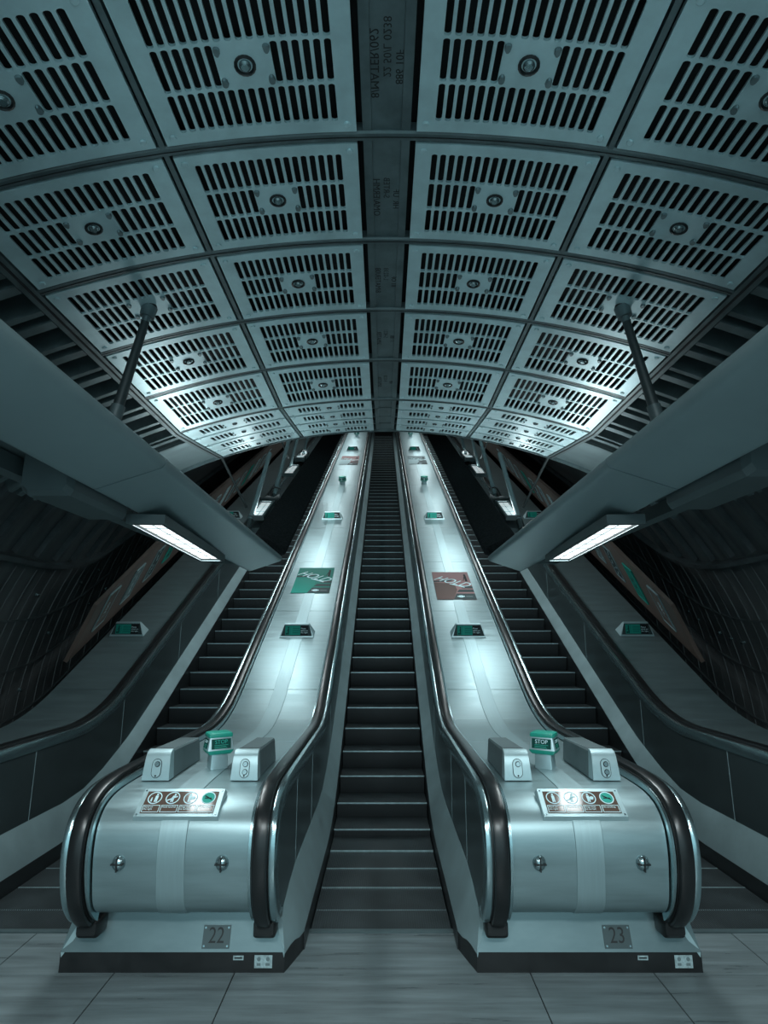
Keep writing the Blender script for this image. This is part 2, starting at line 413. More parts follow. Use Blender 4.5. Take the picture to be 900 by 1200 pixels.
# ------------------------------------------------------------------ escalator steps
def step_mesh():
    prof = [(.396, 0), (.012, 0), (.004, -.002), (0, -.007), (.002, -.05), (.010, -.12), (.026, -.20), (.05, -.26)]
    nr = 78; w = .494; xs = []
    for i in range(nr):
        a = -w + 2 * w * i / nr; p = 2 * w / nr
        xs += [(a, 0), (a + p * .5, 0), (a + p * .5, 1), (a + p, 1)]
    xs.append((w, 0))
    pts = []
    for i, (y, z) in enumerate(prof):
        a = prof[max(i - 1, 0)]; c = prof[min(i + 1, len(prof) - 1)]
        ty, tz = c[0] - a[0], c[1] - a[1]; l = math.hypot(ty, tz)
        ny, nz = tz / l, -ty / l           # outward: up on the tread, forward on the riser
        pts.append([(x, y - dep * .009 * ny, z - dep * .009 * nz) for x, dep in xs])
    b = MB(); b.loft(pts[:4], closed=False); b.loft(pts[3:], closed=False, mi=1); return b
def escalator(cx, label):
    root = empty('escalator', (cx, 4.58, 0), label, 'escalator')
    b = step_mesh(); st = b.build('step', [M['step'], M['riser']], root, smooth=25)
    n = MB(); n.box(-.494, .494, -.0015, .010, -.012, .0012); ns = n.build('nosing', M['nose'], st)
    k = 0
    for i in range(-1, 66):
        y = 4.886 + .4 * i; z = stepz(y)
        if i == -1: continue
        if k == 0: s_ = st; k = 1
        else: s_ = copy_tree(st, root)
        s_.location = (0, y - 4.58, z)
    # landing comb plate with teeth
    b = MB(); b.box(-.735, .735, -.03, .012, -.05, .006)
    b.build('comb_plate', M['plinth'], root)
    b = MB(); b.box(-.494, .494, .012, .31, -.03, -.001)
    for i in range(60):
        x = -.49 + .98 * i / 59; b.box(x - .004, x + .004, .012, .31, -.001, .004)
    b.build('comb_teeth', M['step'], root, smooth=0)
    return root
escalator(XC, 'middle escalator of dark ribbed metal steps climbing between the two steel balustrades')
escalator(XC - 2 * D, 'left escalator of dark ribbed metal steps, partly under the left light beam')
escalator(XC + 2 * D, 'right escalator of dark ribbed metal steps, partly under the right light beam')

# ------------------------------------------------------------------ deck furniture
def on_deck(x, y, z=0.0):
    """frame lying on a deck: x across, y up the slope"""
    if y > 7.4: p = Vector((x, y, deckz(y))); return frame(p + N_DIR * z, (1, 0, 0), A_DIR)
    return frame((x, y, deckz(y) + z), (1, 0, 0), (0, 1, 0))

def deck_sign(x, y, label, group='stand on the right signs on the balustrade decks'):
    root = bpy.data.objects.new('deck_sign', None); COL.objects.link(root); root.matrix_world = on_deck(x, y)
    root.empty_display_size = .1; tag(root, label, 'sign', group)
    lo = [(-.25, -.09, .006), (.25, -.09, .006), (.25, .11, .006), (-.25, .11, .006)]
    hi = [(-.175, .02, .17), (.175, .02, .17), (.175, .05, .17), (-.175, .05, .17)]
    b = MB(); b.hexa(lo, hi); b.build('sign_body', M['cast'], root)
    u = Vector((0, .11, .164)); mid = Vector((0, -.035, .088))
    mw = frame(mid, (1, 0, 0), u)
    flat('dark_surround', [[(-.225, -.075), (.225, -.075), (.18, .085), (-.18, .085)]], M['slate'], root, mw, .001)
    flat('green_face', [rect(-.165, -.062, .055, .072)], M['green'], root, mw, .002)
    flat('face_line', [rect(-.072, -.062, -.069, .072), rect(-.165, .069, .055, .072), rect(-.165, -.062, .055, -.059)], M['greenl'], root, mw, .003)
    flat('person_pictogram', [disc(-.118, .045, .011, 10), rect(-.128, -.055, -.110, .032), rect(-.155, -.055, -.13, -.03), [(-.150, -.01), (-.146, .0), (-.11, .03), (-.115, .016)]], M['greend'], root, mw, .003)
    flat('black_face', [rect(.055, -.062, .165, .072)], M['blackp'], root, mw, .002)
    flat('face_bar', [rect(-.055, .03, .04, .034), rect(-.055, .0, .045, .004), rect(-.055, -.03, .03, -.026)], M['greend'], root, mw, .003)
    text_obj('Please\nstand on\nthe right', 'sign_text', M['white'], root, mw @ Matrix.Translation((.062, .003, .003)), .029, align='LEFT', ext=.0005)
    return root
LX, RX, OL, OR_ = XC - D, XC + D, XC - 2.97 * D - .02, XC + 2.97 * D
for x, nm in ((LX, 'left steel deck'), (RX, 'right steel deck')):
    for y, w in ((8.62, 'nearest of its three'), (13.85, 'middle of its three'), (22.3, 'furthest of its three')):
        deck_sign(x, y, f'green and black sign on the {nm}, {w} stand-on-the-right signs')
for x, nm in ((OL, 'far left'), (OR_, 'far right')):
    for y, w in ((8.66, 'beside the first adverts'), (13.9, 'beyond the light beam')):
        deck_sign(x, y, f'green and black sign on the {nm} grey deck, {w}')

def stop_button(x, y, label, rz=0):
    root = bpy.data.objects.new('stop_button', None); COL.objects.link(root)
    root.matrix_world = on_deck(x, y) if y > 7.4 else Matrix.Translation((x, y, deckz(y) + .005))
    root.matrix_world = root.matrix_world @ Matrix.Rotation(rz, 4, 'Z')
    tag(root, label, 'emergency stop', 'emergency stop boxes on the decks')
    def sq(w, d, z): return [(w * a, d * c, z) for a, c in rrect(1, 1, .16, 2)]
    b = MB(); b.loft([sq(.066, .058, 0), sq(.062, .055, .11)]); b.build('post', M['cast'], root)
    b = MB(); b.loft([sq(.082, .07, .105), sq(.098, .083, .125), sq(.098, .083, .135)]); b.build('lower_band', M['stopg'], root)
    b = MB(); b.loft([sq(.100, .085, .135), sq(.084, .07, .225)]); b.build('housing', M['cast'], root)
    b = MB(); b.loft([sq(.088, .074, .225), sq(.090, .076, .235), sq(.086, .072, .252), sq(.07, .056, .258)]); b.build('cap', M['stopg'], root)
    t = math.atan2(.016, .09)
    for rot, w, off in ((0, .072, .0788), (pi / 2, .055, .0925), (-pi / 2, .055, .0925)):
        R = Matrix.Rotation(rot, 4, 'Z')
        mw = R @ frame((0, -off, .179), (1, 0, 0), (0, sin(t), cos(t)))
        f = flat('sign_face', [rect(-w, -.034, w, .036)], M['greend'], root, mw, .0005)
        flat('sign_bar', [rect(-w * .7, -.010, w * .7, -.006), rect(-w * .7, -.020, w * .5, -.016), rect(-w * .7, -.030, w * .6, -.026)], M['stopg'], f, mw, .0014)
        text_obj('STOP', 'sign_text', M['greenl' if rot == 0 else 'white'] if x < 0 else M['white'], f, mw @ Matrix.Translation((0, .014, .0015)), .040 if rot == 0 else .030, ext=.0005)
    return root
stop_button(LX + .01, 4.66, 'green and grey STOP box on the left newel between two sensor housings', radians(30))
stop_button(RX - .01, 4.66, 'green and grey STOP box on the right newel between two sensor housings', radians(-30))
stop_button(LX, 17.05, 'small green STOP box half way up the left steel deck', radians(45))
stop_button(RX, 17.1, 'small green STOP box half way up the right steel deck', radians(45))
stop_button(LX, 25.6, 'tiny dark STOP box near the top of the left steel deck', radians(45))
stop_button(RX, 25.6, 'tiny dark STOP box near the top of the right steel deck', radians(45))

def sensor(x, y, label, buttons):
    root = empty('sensor_housing', (x, y, deckz(y) + .005), label, 'sensor housing', 'long sensor housings on the newel tops')
    def sec(y, w0, w1, h, r=.012): return [(-w0, y, 0), (w0, y, 0), (w1, y, h - r), (w1 - r, y, h), (-w1 + r, y, h), (-w1, y, h - r)]
    b = MB(); b.loft([sec(.10, .092, .082, .185), sec(.70, .092, .078, .165)]); b.build('housing_body', M['castd'], root)
    b = MB(); b.box(-.07, .07, .14, .69, .178, .1845)
    b.v = [(vx, vy, vz - (vy - .10) * .033) for vx, vy, vz in b.v]; b.build('housing_lid', M['cast'], root)
    rings = []
    for k in range(7):
        t = k / 6; yy = .10 - .10 * math.sin(t * pi / 2) if 0 else None
    prof = [(.10, .189), (.07, .186), (.045, .172), (.030, .148), (.016, .09), (.004, .03), (0, 0)]
    b = MB()
    b.loft([[(-(.094 - .012 * z / .19) , yy, z) for yy, z in prof] + [(-.093, .10, 0)],
            [((.094 - .012 * z / .19), yy, z) for yy, z in prof] + [(.093, .10, 0)]])
    b.build('end_cap', M['cast'], root)
    u = Vector((0, .030, .136)); mw = frame((0, .0152, .075), (1, 0, 0), u)
    def stad(w, h): return [(w * cos(a), (h - w) + w * sin(a)) for a in [pi * i / 8 for i in range(9)]] + [(w * cos(a), -(h - w) + w * sin(a)) for a in [pi + pi * i / 8 for i in range(9)]]
    f = flat('oval_rim', [stad(.034, .062)], M['blackp'], root, mw, .003, .002)
    flat('oval_plate', [stad(.030, .058)], M['cast'], root, mw, .005, .002)
    for q in buttons:
        k = flat('round_button', [disc(.004, q, .019)], M['blackp'], root, mw, .007, .001)
        flat('button_face', [disc(.004, q, .015)], M['bolt'], k, mw, .008, .006)
    flat('dark_dot', [disc(0, -.048, .006, 10)], M['blackp'], root, mw, .007, .001)
    flat('lid_line', [rect(-.07, .128, .07, .133)], M['blackp'], root, frame((0, 0, .1845), (1, 0, 0), (0, 1, 0)), 0, .002)
    return root
for cx, nm in ((LX, 'left'), (RX, 'right')):
    sensor(cx - .305, 4.26, f'grey sensor housing with one round button on the {nm} newel, left of the STOP box', (.026,))
    sensor(cx + .305, 4.26, f'grey sensor housing with two round buttons on the {nm} newel, right of the STOP box', (.026, -.024))

def deck_poster(x, y0, y1, label, pal):
    bg, hand, dark, txt, strip = pal
    root = bpy.data.objects.new('deck_poster', None); COL.objects.link(root); root.matrix_world = on_deck(x, (y0 + y1) / 2, .005)
    tag(root, label, 'poster', 'posters stuck on the balustrade decks')
    w = .33; h = (y1 - y0) * LN / 2
    I = Matrix.Identity(4)
    flat('backing', [rect(-w, -h, w, h)], M[bg], root, I, 0, .004)
    flat('hand_shape', [[(-w, -h), (-w * .15, -h), (w * .15, -h * .35), (w * .1, -h * .05), (-w * .3, h * .12), (-w, h * .18)]], M[hand], root, I, .004)
    flat('dark_band', [[(-w, h * .20), (-w * .1, h * .26), (w * .1, h * .40), (-w * .2, h * .36), (-w, h * .30)], [(-w * .15, -h), (w, -h), (w, -h * .62), (w * .05, -h * .62)],
                       [(w * .1, -h * .52), (w, -h * .52), (w, -h * .34), (w * .25, -h * .34)], [(w * .4, -h * .26), (w, -h * .26), (w, -h * .1), (w * .5, -h * .1)]], M[dark], root, I, .005)
    flat('standing_figure', [disc(w * .78, h * .74, .022, 10, .04), rect(w * .72, h * .25, w * .84, h * .68), [(w * .6, h * .3), (w * .64, h * .3), (w * .76, h * .62), (w * .72, h * .64)]], M['blackp'], root, I, .005)
    R = Matrix.Translation((-.01, h * .24, .006)) @ Matrix.Rotation(radians(-33), 4, 'Z')
    text_obj('HOLD', 'lettering', M[txt], root, R, .25, ext=.0006, shear=.35, sx=.95, squash=1.25)
    R = Matrix.Translation((.03, -h * .02, .006)) @ Matrix.Rotation(radians(-33), 4, 'Z')
    flat('small_lettering', [rect(-.10, -.012, .19, .016)], M[txt], root, R, 0)
    flat('roundel_mark', ringp(w * .25, -h * .82, .045, .016, 16) + [rect(w * .25 - .062, -h * .85, w * .25 + .062, -h * .79)], M['white'], root, I, .006)
    flat('caption_bar', [rect(w * .5, -h * .85, w * .85, -h * .80)], M['grey'], root, I, .006)
deck_poster(LX, 9.93, 10.95, 'green HOLD poster with white slanted lettering on the left steel deck', ('green2', 'green', 'slate', 'white', 'slate'))
deck_poster(RX - .01, 9.70, 10.76, 'pink and brown HOLD poster on the right steel deck', ('pink', 'tan', 'slate', 'white', 'slate'))
deck_poster(LX, 19.7, 21.2, 'pale pink HOLD poster high up on the left steel deck', ('pink', 'pale', 'slate', 'white', 'slate'))
deck_poster(RX, 19.8, 21.2, 'grey and white HOLD poster high up on the right steel deck', ('grey', 'pale', 'slate', 'white', 'slate'))

# ------------------------------------------------------------------ floor
b = MB()
xs = [-5.2, -4.15, -2.42, -1.66, -.92, .90, 1.66, 2.42, 4.15, 5.2]; ys = [-5.5, -3.6, -1.7, .25, 2.15, 4.034, 4.545]
b.box(-5.2, 5.2, -5.5, 4.55, -.12, -.006, 1)
for x0, x1 in zip(xs, xs[1:]):
    for y0, y1 in zip(ys, ys[1:]):
        b.box(x0 + .004, x1 - .004, y0 + .004, y1 - .004, -.05, 0, 0)
b.loft([[(-5.2, y, stepz(y) - .45), (5.2, y, stepz(y) - .45), (5.2, y, stepz(y) - .50), (-5.2, y, stepz(y) - .50)] for y in (4.5, 6.0, 6.5, 7, 7.7, 12, 20, YEND + 1)], mi=1)
struct(b.build('floor', [M['floor'], M['grout']], smooth=0))

# ------------------------------------------------------------------ tunnel lining
RL, ZL = 5.0, .5
def shear(y):
    w = 1.0; y0 = 8.2
    if y < y0 - w: return 0
    if y > y0 + w: return S * (y - y0)
    return (y - y0 + w) ** 2 * S / (4 * w)
YL = [-5.5, -2, 0, 2, 4, 5, 6, 7, 7.4, 7.8, 8.2, 8.6, 9.0, 9.4, 11, 14, 18, 22, 27, YEND + 1]
def lin(t, y, r=RL): return (r * sin(t), y, ZL + r * cos(t) + shear(y))
for s, nm in ((-1, 'wall_left'), (1, 'wall_right')):
    b = MB()
    ts = [s * radians(24 + 4 * i) for i in range(23)]
    b.loft([[lin(t, y) for t in ts] + [lin(t, y, RL + .2) for t in ts[::-1]] for y in YL])
    w = struct(b.build(nm, M['wall'], smooth=40))
    # rings of the upper lining
    y = 1.2
    while y < 9.0:
        b = MB()
        tt = [s * radians(24 + 3 * i) for i in range(13)]
        b.loft([[lin(t, y - .03), lin(t, y - .03, RL - .075), lin(t, y + .03, RL - .075), lin(t, y + .03)] for t in tt])
        b.build('lining_ring', M['wrib'], w, smooth=30)
        y += .42
    # ledge between ribbed crown and board-marked haunch
    b = MB(); t0 = s * radians(60.5)
    b.loft([[lin(t0, y), lin(t0, y, RL - .10), lin(t0 + s * .012, y, RL - .10), lin(t0 + s * .02, y)] for y in YL])
    b.build('lining_ledge', M['wrib'], w)
    # board joints below the ledge
    y = .6
    while y < 14:
        for k in range(2):
            yy = y + .19 * k + random.uniform(-.01, .01)
            b = MB(); tt = [s * radians(62 + 3 * i) for i in range(12)]
            hgt = .004 if k else .011
            b.loft([[lin(t, yy - .012), lin(t, yy - .009, RL - hgt), lin(t, yy + .009, RL - hgt), lin(t, yy + .012)] for t in tt])
            b.build('board_joint', M['wall'], w)
        y += .42
    for t1 in (70, 78, 86):
        b = MB(); t0 = s * radians(t1)
        b.loft([[lin(t0, y), lin(t0, y, RL - .028), lin(t0 + s * .004, y, RL - .028), lin(t0 + s * .005, y)] for y in YL])
        b.build('board_joint', M['wrib'], w)
    for i in range(26):
        t0 = s * radians(random.choice((66, 74, 82, 88))); y = 4.5 + i * .26
        p = Vector(lin(t0, y, RL - .005)); q = Vector(lin(t0, y, RL - .04))
        b = MB(); b.tube(p, q, .028, 8, .02); b.build('lining_bolt', M['bolt'], w)
b = MB()
ts = [radians(-24.5 + 3.5 * i) for i in range(15)]
b.loft([[lin(t, y) for t in ts] + [lin(t, y, RL + .2) for t in ts[::-1]] for y in YL])
struct(b.build('ceiling', M['void'], smooth=40))
b = MB(); b.box(-5.3, 5.3, YEND + .6, YEND + .8, 11, 20); struct(b.build('wall_back', M['void'], smooth=0))

# ------------------------------------------------------------------ slotted ceiling
HC = 2.30; RC = 2.6225 * HC; CX = .012
TS, T1, T2 = .0187, .1719, .3415
SEAM = [.66 * HC, .9825 * HC, 1.2995 * HC, 1.6222 * HC, 1.955 * HC, 2.316 * HC]
KINK = [(0, 0), (SEAM[5], 0), (SEAM[5] + .75, .108), (SEAM[5] + 1.46, .22), (SEAM[5] + 1.50, .235), (YEND, .235 + .56 * (YEND - SEAM[5] - 1.5))]
def cz(y):
    for (a, p), (c, q) in zip(KINK, KINK[1:]):
        if a <= y <= c: return p + (q - p) * (y - a) / (c - a)
    return 0
def ceil(t, y, w=0):     # w: metres below the soffit
    return (CX + (RC - w) * sin(t), y, H + HC - RC + (RC - w) * cos(t) + cz(y))
def grille(t0, t1, y0, y1, rows, label, group):
    if t0 > t1: t0, t1 = t1, t0
    ym = (y0 + y1) / 2; tm = (t0 + t1) / 2
    o = Vector(ceil(tm, ym))
    nx = 17
    mu = .085; pu = (1 - 2 * mu) / nx
    if rows == 3: vl = [0, .085, .354, .366, .634, .646, .915, 1.0]; slot_rows = (1, 3, 5); mid = 3
    else: vl = [0, .22, .76, 1.0]; slot_rows = (1,); mid = 1
    ul = [0] + [mu + pu * i for i in range(nx + 1)] + [1]
    def P(u, v, w): return Vector(ceil(t0 + (t1 - t0) * u, y0 + (y1 - y0) * v, w)) - o
    b = MB(); top, th = .030, .014
    for j in range(len(vl) - 1):
        for i in range(len(ul) - 1):
            u0, u1, v0, v1 = ul[i], ul[i + 1], vl[j], vl[j + 1]
            k = i - 1
            is_slot = j in slot_rows and 0 <= k < nx and not (j == mid and 6 <= k <= 10)
            if rows == 1 and is_slot and k in (0, nx - 1): is_slot = k not in (0,)
            if not is_slot:
                b.add([P(u0, v0, top), P(u1, v0, top), P(u1, v1, top), P(u0, v1, top)], [[0, 1, 2, 3]]); continue
            uc = (u0 + u1) / 2; hw = pu * .33
            wid = (t1 - t0) * RC; dep = (y1 - y0)
            rv = .6 * hw * wid / dep
            lo, hi = v0 + rv + .002, v1 - rv - .002
            R_ = [(uc + hw * cos(a), hi + rv * sin(a)) for a in [pi / 2 - pi / 2 * q / 3 for q in range(4)]] + [(uc + hw * cos(a), lo + rv * sin(a)) for a in [-pi / 2 * q / 3 for q in range(4)]]
            L_ = [(2 * uc - u, v) for u, v in R_]
            right = [(uc, v1)] + R_ + [(uc, v0), (u1, v0), (u1, v1)]
            left = [(uc, v1)] + L_ + [(uc, v0), (u0, v0), (u0, v1)]
            b.poly([P(u, v, top) for u, v in right]); b.poly([P(u, v, top) for u, v in left])
            hole = R_ + L_[-2:0:-1]
            n = len(hole)
            b.add([P(u, v, top) for u, v in hole] + [P(u, v, top - th) for u, v in hole], [[q, (q + 1) % n, n + (q + 1) % n, n + q] for q in range(n)])
    edge = [(u, 0) for u in ul] + [(1, v) for v in vl[1:]] + [(u, 1) for u in ul[-2::-1]] + [(0, v) for v in vl[-2:0:-1]]
    n = len(edge)
    b.add([P(u, v, top) for u, v in edge] + [P(u, v, 0) for u, v in edge], [[q, (q + 1) % n, n + (q + 1) % n, n + q] for q in range(n)])
    ob = b.build('ceiling_panel', M['grille'], None, smooth=30)
    ob.location = o; tag(ob, label, 'ceiling panel', group)
    dn = (Vector(ceil(tm, ym, .1)) - Vector(ceil(tm, ym, 0))).normalized()
    c = P(.5, .5, top)
    sc = 1.0 if rows == 3 else .6
    ax = Vector((1, 0, 0)); ax = (ax - dn * ax.dot(dn)).normalized(); ay = dn.cross(ax)
    def ring(r, h): return [c + dn * h + (ax * cos(2 * pi * i / 16) + ay * sin(2 * pi * i / 16)) * r for i in range(16)]
    m = MB(); m.loft([ring(.044 * sc, -.01), ring(.044 * sc, .006), ring(.036 * sc, .010), ring(.030 * sc, .002), ring(.030 * sc, -.008)], caps=False)
    k = m.build('bolt_ring', M['skirt'], ob)
    m = MB(); m.loft([ring(.024 * sc, -.01), ring(.024 * sc, .006), ring(.016 * sc, .014)]); m.build('bolt_head', M['bolt'], ob)
    for a in (-1, 1):
        for q in (-1, 1):
            cc = P(.5 + a * .112, .5 + q * (.105 if rows == 3 else .13), top)
            pr = [(cos(2 * pi * i / 10) * .016, sin(2 * pi * i / 10) * (.030 if sin(2 * pi * i / 10) * q < 0 else .014)) for i in range(10)]
            m = MB(); m.loft([[cc + ax * x * sc + ay * y * sc * (1 if ay.y * 1 > 0 else -1) + dn * -.005 for x, y in pr], [cc + ax * x * sc * .75 + ay * y * sc * .75 * (1 if ay.y > 0 else -1) + dn * .012 for x, y in pr]])
            m.build('raised_lug', M['deck_side'], ob)  # darker than the plate, the lug's shadow put into its colour
            cs = P(.5 + a * .455, .5 + q * (.44 if rows == 3 else .40), top)
            m = MB(); m.loft([[cs + (ax * cos(2 * pi * i / 10) + ay * sin(2 * pi * i / 10)) * r * sc + dn * h for i in range(10)] for r, h in ((.017, -.004), (.016, .005), (.012, .008))])
            m.build('corner_stud', M['grille'], ob)
    return ob
ORD = ['first (topmost)', 'second', 'third', 'fourth', 'fifth']
cols = [(-T2, -T1, 'outer left'), (-T1, -TS, 'inner left'), (TS, T1, 'inner right'), (T1, T2, 'outer right')]
GT = .026 / RC
for k in range(5):
    for a, c, nm in cols:
        grille(a + GT, c - GT, SEAM[k] + .034, SEAM[k + 1] - .034, 3, f'slotted grey ceiling panel in the {nm} column, {ORD[k]} row from the top of the picture', 'large slotted ceiling panels')
half = [(0, .355), (.385, .735), (.775, 1.10), (1.12, 1.44)]
for k, (p, q) in enumerate(half):
    for a, c, nm in cols:
        grille(a + GT, c - GT, SEAM[5] + .012 + p + (.012 if p == 0 else 0), SEAM[5] + q, 1, f'short one-row slotted ceiling panel in the {nm} column, {["nearest", "second", "third", "furthest"][k]} of the four beyond the large panels', 'short slotted ceiling panels')
# backing behind the slots
b = MB()
tt = [-T2 + 2 * T2 * i / 24 for i in range(25)]; yy = [SEAM[0]] + SEAM[1:] + [SEAM[5] + .75, SEAM[5] + 1.46]
b.loft([[ceil(t, y, -.05) for t in tt] + [ceil(t, y, -.07) for t in tt[::-1]] for y in yy])
struct(b.build('trim_1', M['void']))
ntrim = [2]
def trim(b, m='rib', smooth=30):
    o = b.build('trim_%d' % ntrim[0], M[m], smooth=smooth); ntrim[0] += 1; return struct(o)
YC = [SEAM[0] - .05] + SEAM[1:] + [SEAM[5] + .37, SEAM[5] + .75, SEAM[5] + 1.1, SEAM[5] + 1.46]
def longrib(t, hw, w0, w1):
    b = MB(); b.loft([[ceil(t - hw / RC, y, w0), ceil(t + hw / RC, y, w0), ceil(t + hw / RC, y, w1), ceil(t - hw / RC, y, w1)] for y in YC]); return b
for t in (-T1, T1): trim(longrib(t, .012, -.03, .026))
for t, sg in ((-T2, -1), (T2, 1)):
    b = longrib(t + sg * .022 / RC, .035, -.06, .034); r_ = trim(b)
    trim(longrib(t + sg * .018 / RC, .006, .034, .040), 'void')
# centre strip with stencilled markings
b = MB()
for k in range(len(YC) - 1):
    y0, y1 = YC[k] + .004, YC[k + 1] - .004
    b.loft([[ceil(-TS * .98, y, -.03), ceil(TS * .98, y, -.03), ceil(TS * .98, y, .016), ceil(TS * .62, y, .016), ceil(TS * .60, y, .008), ceil(-TS * .60, y, .008), ceil(-TS * .62, y, .016), ceil(-TS * .98, y, .016)] for y in (y0, y1)])
cs_ = trim(b)
sten = [('8/MATER/062', '22 50/L 0238', '886 10F'), ('OMA/ERMH', 'S-RTEB', 'HR  UF'), ('8/MATER/08', 'L-0238', '81 OF'), ('3/MATER', 'S-4021', '11 88'), ('8/MAT/06', 'R-0228', '10F')]
for k, tri in enumerate(sten):
    y0, y1 = SEAM[k], SEAM[k + 1]
    for q, (txt, tx) in enumerate(zip(tri, (-.6, 0, .58))):
        p = Vector(ceil(TS * tx * .78, (y0 + y1) / 2 + (.04, -.03, .05)[q], .0082 if abs(tx) < .55 else .0085))
        # read from above, so mirrored from below, as in the photograph
        mw = Matrix.Translation(p) @ Matrix(((0, 1, 0, 0), (-1, 0, 0, 0), (0, 0, 1, 0), (0, 0, 0, 1)))
        text_obj(txt, 'stencil_lettering', M['ink'], cs_, mw, (.052, .046, .046)[q], ext=.0006, sx=1.0)
# cross ribs
for k in range(6):
    b = MB(); y = SEAM[k]
    b.loft([[ceil(t, y - .027, -.03), ceil(t, y - .027, .018), ceil(t, y - .019, .027), ceil(t, y + .019, .027), ceil(t, y + .027, .018), ceil(t, y + .027, -.03)] for t in tt]); trim(b)
    b = MB()
    b.loft([[ceil(t, y - .002, .0275), ceil(t, y - .002, .0295), ceil(t, y + .002, .0295), ceil(t, y + .002, .0275)] for t in tt]); trim(b, 'void')
for y in (SEAM[5] + .382, SEAM[5] + .767, SEAM[5] + 1.122):
    b = MB(); b.loft([[ceil(t, y - .01, -.03), ceil(t, y - .01, .012), ceil(t, y + .01, .012), ceil(t, y + .01, -.03)] for t in tt]); trim(b)
b = MB(); y = SEAM[5] + 1.475
b.loft([[ceil(t, y - .02, -.10), ceil(t, y - .02, .045), ceil(t, y + .01, .045), ceil(t, y + .01, -.10)] for t in [-.62 + 1.24 * i / 40 for i in range(41)]]); trim(b)
# open ribs in the side voids beyond the panels
for s in (-1, 1):
    tv = [s * (T2 + .012 + .03 * i) for i in range(9)]
    y = SEAM[1] - .2; i = 0
    while y < SEAM[5] + .5:
        b = MB(); w = .022 if i % 2 else .008
        b.loft([[ceil(t, y - w, -.16), ceil(t, y - w, .0), ceil(t, y - w - .012, .0), ceil(t, y - w - .012, .012), ceil(t, y + w + .012, .012), ceil(t, y + w + .012, .0), ceil(t, y + w, .0), ceil(t, y + w, -.16)] for t in tv])
        trim(b); y += .24 if i % 2 else .13; i += 1
    b = MB()      # plain end sheet
    b.loft([[ceil(t, y, .0) for t in tv] + [ceil(t, y, -.02) for t in tv[::-1]] for y in (SEAM[5] + .42, SEAM[5] + .75, SEAM[5] + 1.1, SEAM[5] + 1.46)])
    trim(b, 'deck_side')
    b = MB()
    b.loft([[ceil(t, y, -.20) for t in tv] + [ceil(t, y, -.22) for t in tv[::-1]] for y in YC]); trim(b, 'void')
# incline soffit behind the knuckle (seen only from beneath)
b = MB()
ts = [-.62 + 1.24 * i / 20 for i in range(21)]
b.loft([[ceil(t, y, .0) for t in ts] + [ceil(t, y, -.05) for t in ts[::-1]] for y in (SEAM[5] + 1.5, 12, 20, YEND)]); trim(b, 'grille')

# ------------------------------------------------------------------ light beams
LIGHTC = (.86, .98, 1.0)
def area(name, loc, sx, sy, watts, rot, col=LIGHTC, spread=None):
    l = bpy.data.lights.new(name, 'AREA'); l.shape = 'RECTANGLE'; l.size = sx; l.size_y = sy; l.energy = watts; l.color = col
    if spread: l.spread = spread
    o = bpy.data.objects.new(name, l); COL.objects.link(o); o.location = loc; o.rotation_euler = rot; return o
def light_unit(parent, c, L, tilt, w=.115, yaw=0, flip=False, lamp='lamp'):
    """louvred fitting, local x across and y along; returns its parts under parent"""
    R = Matrix.Translation(c) @ Matrix.Rotation(tilt, 4, 'X') @ Matrix.Rotation(yaw, 4, 'Z')
    if flip: R = R @ Matrix.Rotation(pi, 4, 'Y')
    b = MB()
    b.box(-w - .03, w + .03, -L / 2 - .05, L / 2 + .05, .02, .048); b.box(-w - .03, -w, -L / 2 - .05, L / 2 + .05, -.02, .02); b.box(w, w + .03, -L / 2 - .05, L / 2 + .05, -.02, .02)
    b.box(-w, w, -L / 2 - .05, -L / 2, -.02, .02); b.box(-w, w, L / 2, L / 2 + .05, -.02, .02)
    b.v = [tuple(R @ Vector(v)) for v in b.v]; h = b.build('lamp_housing', M['beamd'], parent)
    b = MB(); b.box(-w, w, -L / 2, L / 2, .004, .019); b.v = [tuple(R @ Vector(v)) for v in b.v]; b.build('lamp_diffuser', M[lamp], h)
    b = MB(); n = max(3, int(L / .24))
    for i in range(1, n): y = -L / 2 + L * i / n; b.box(-w, w, y - .0025, y + .0025, -.001, .004)
    b.box(-.0025, .0025, -L / 2, L / 2, -.001, .004)
    b.v = [tuple(R @ Vector(v)) for v in b.v]; b.build('lamp_louvre', M['louvre'], h)
    return R
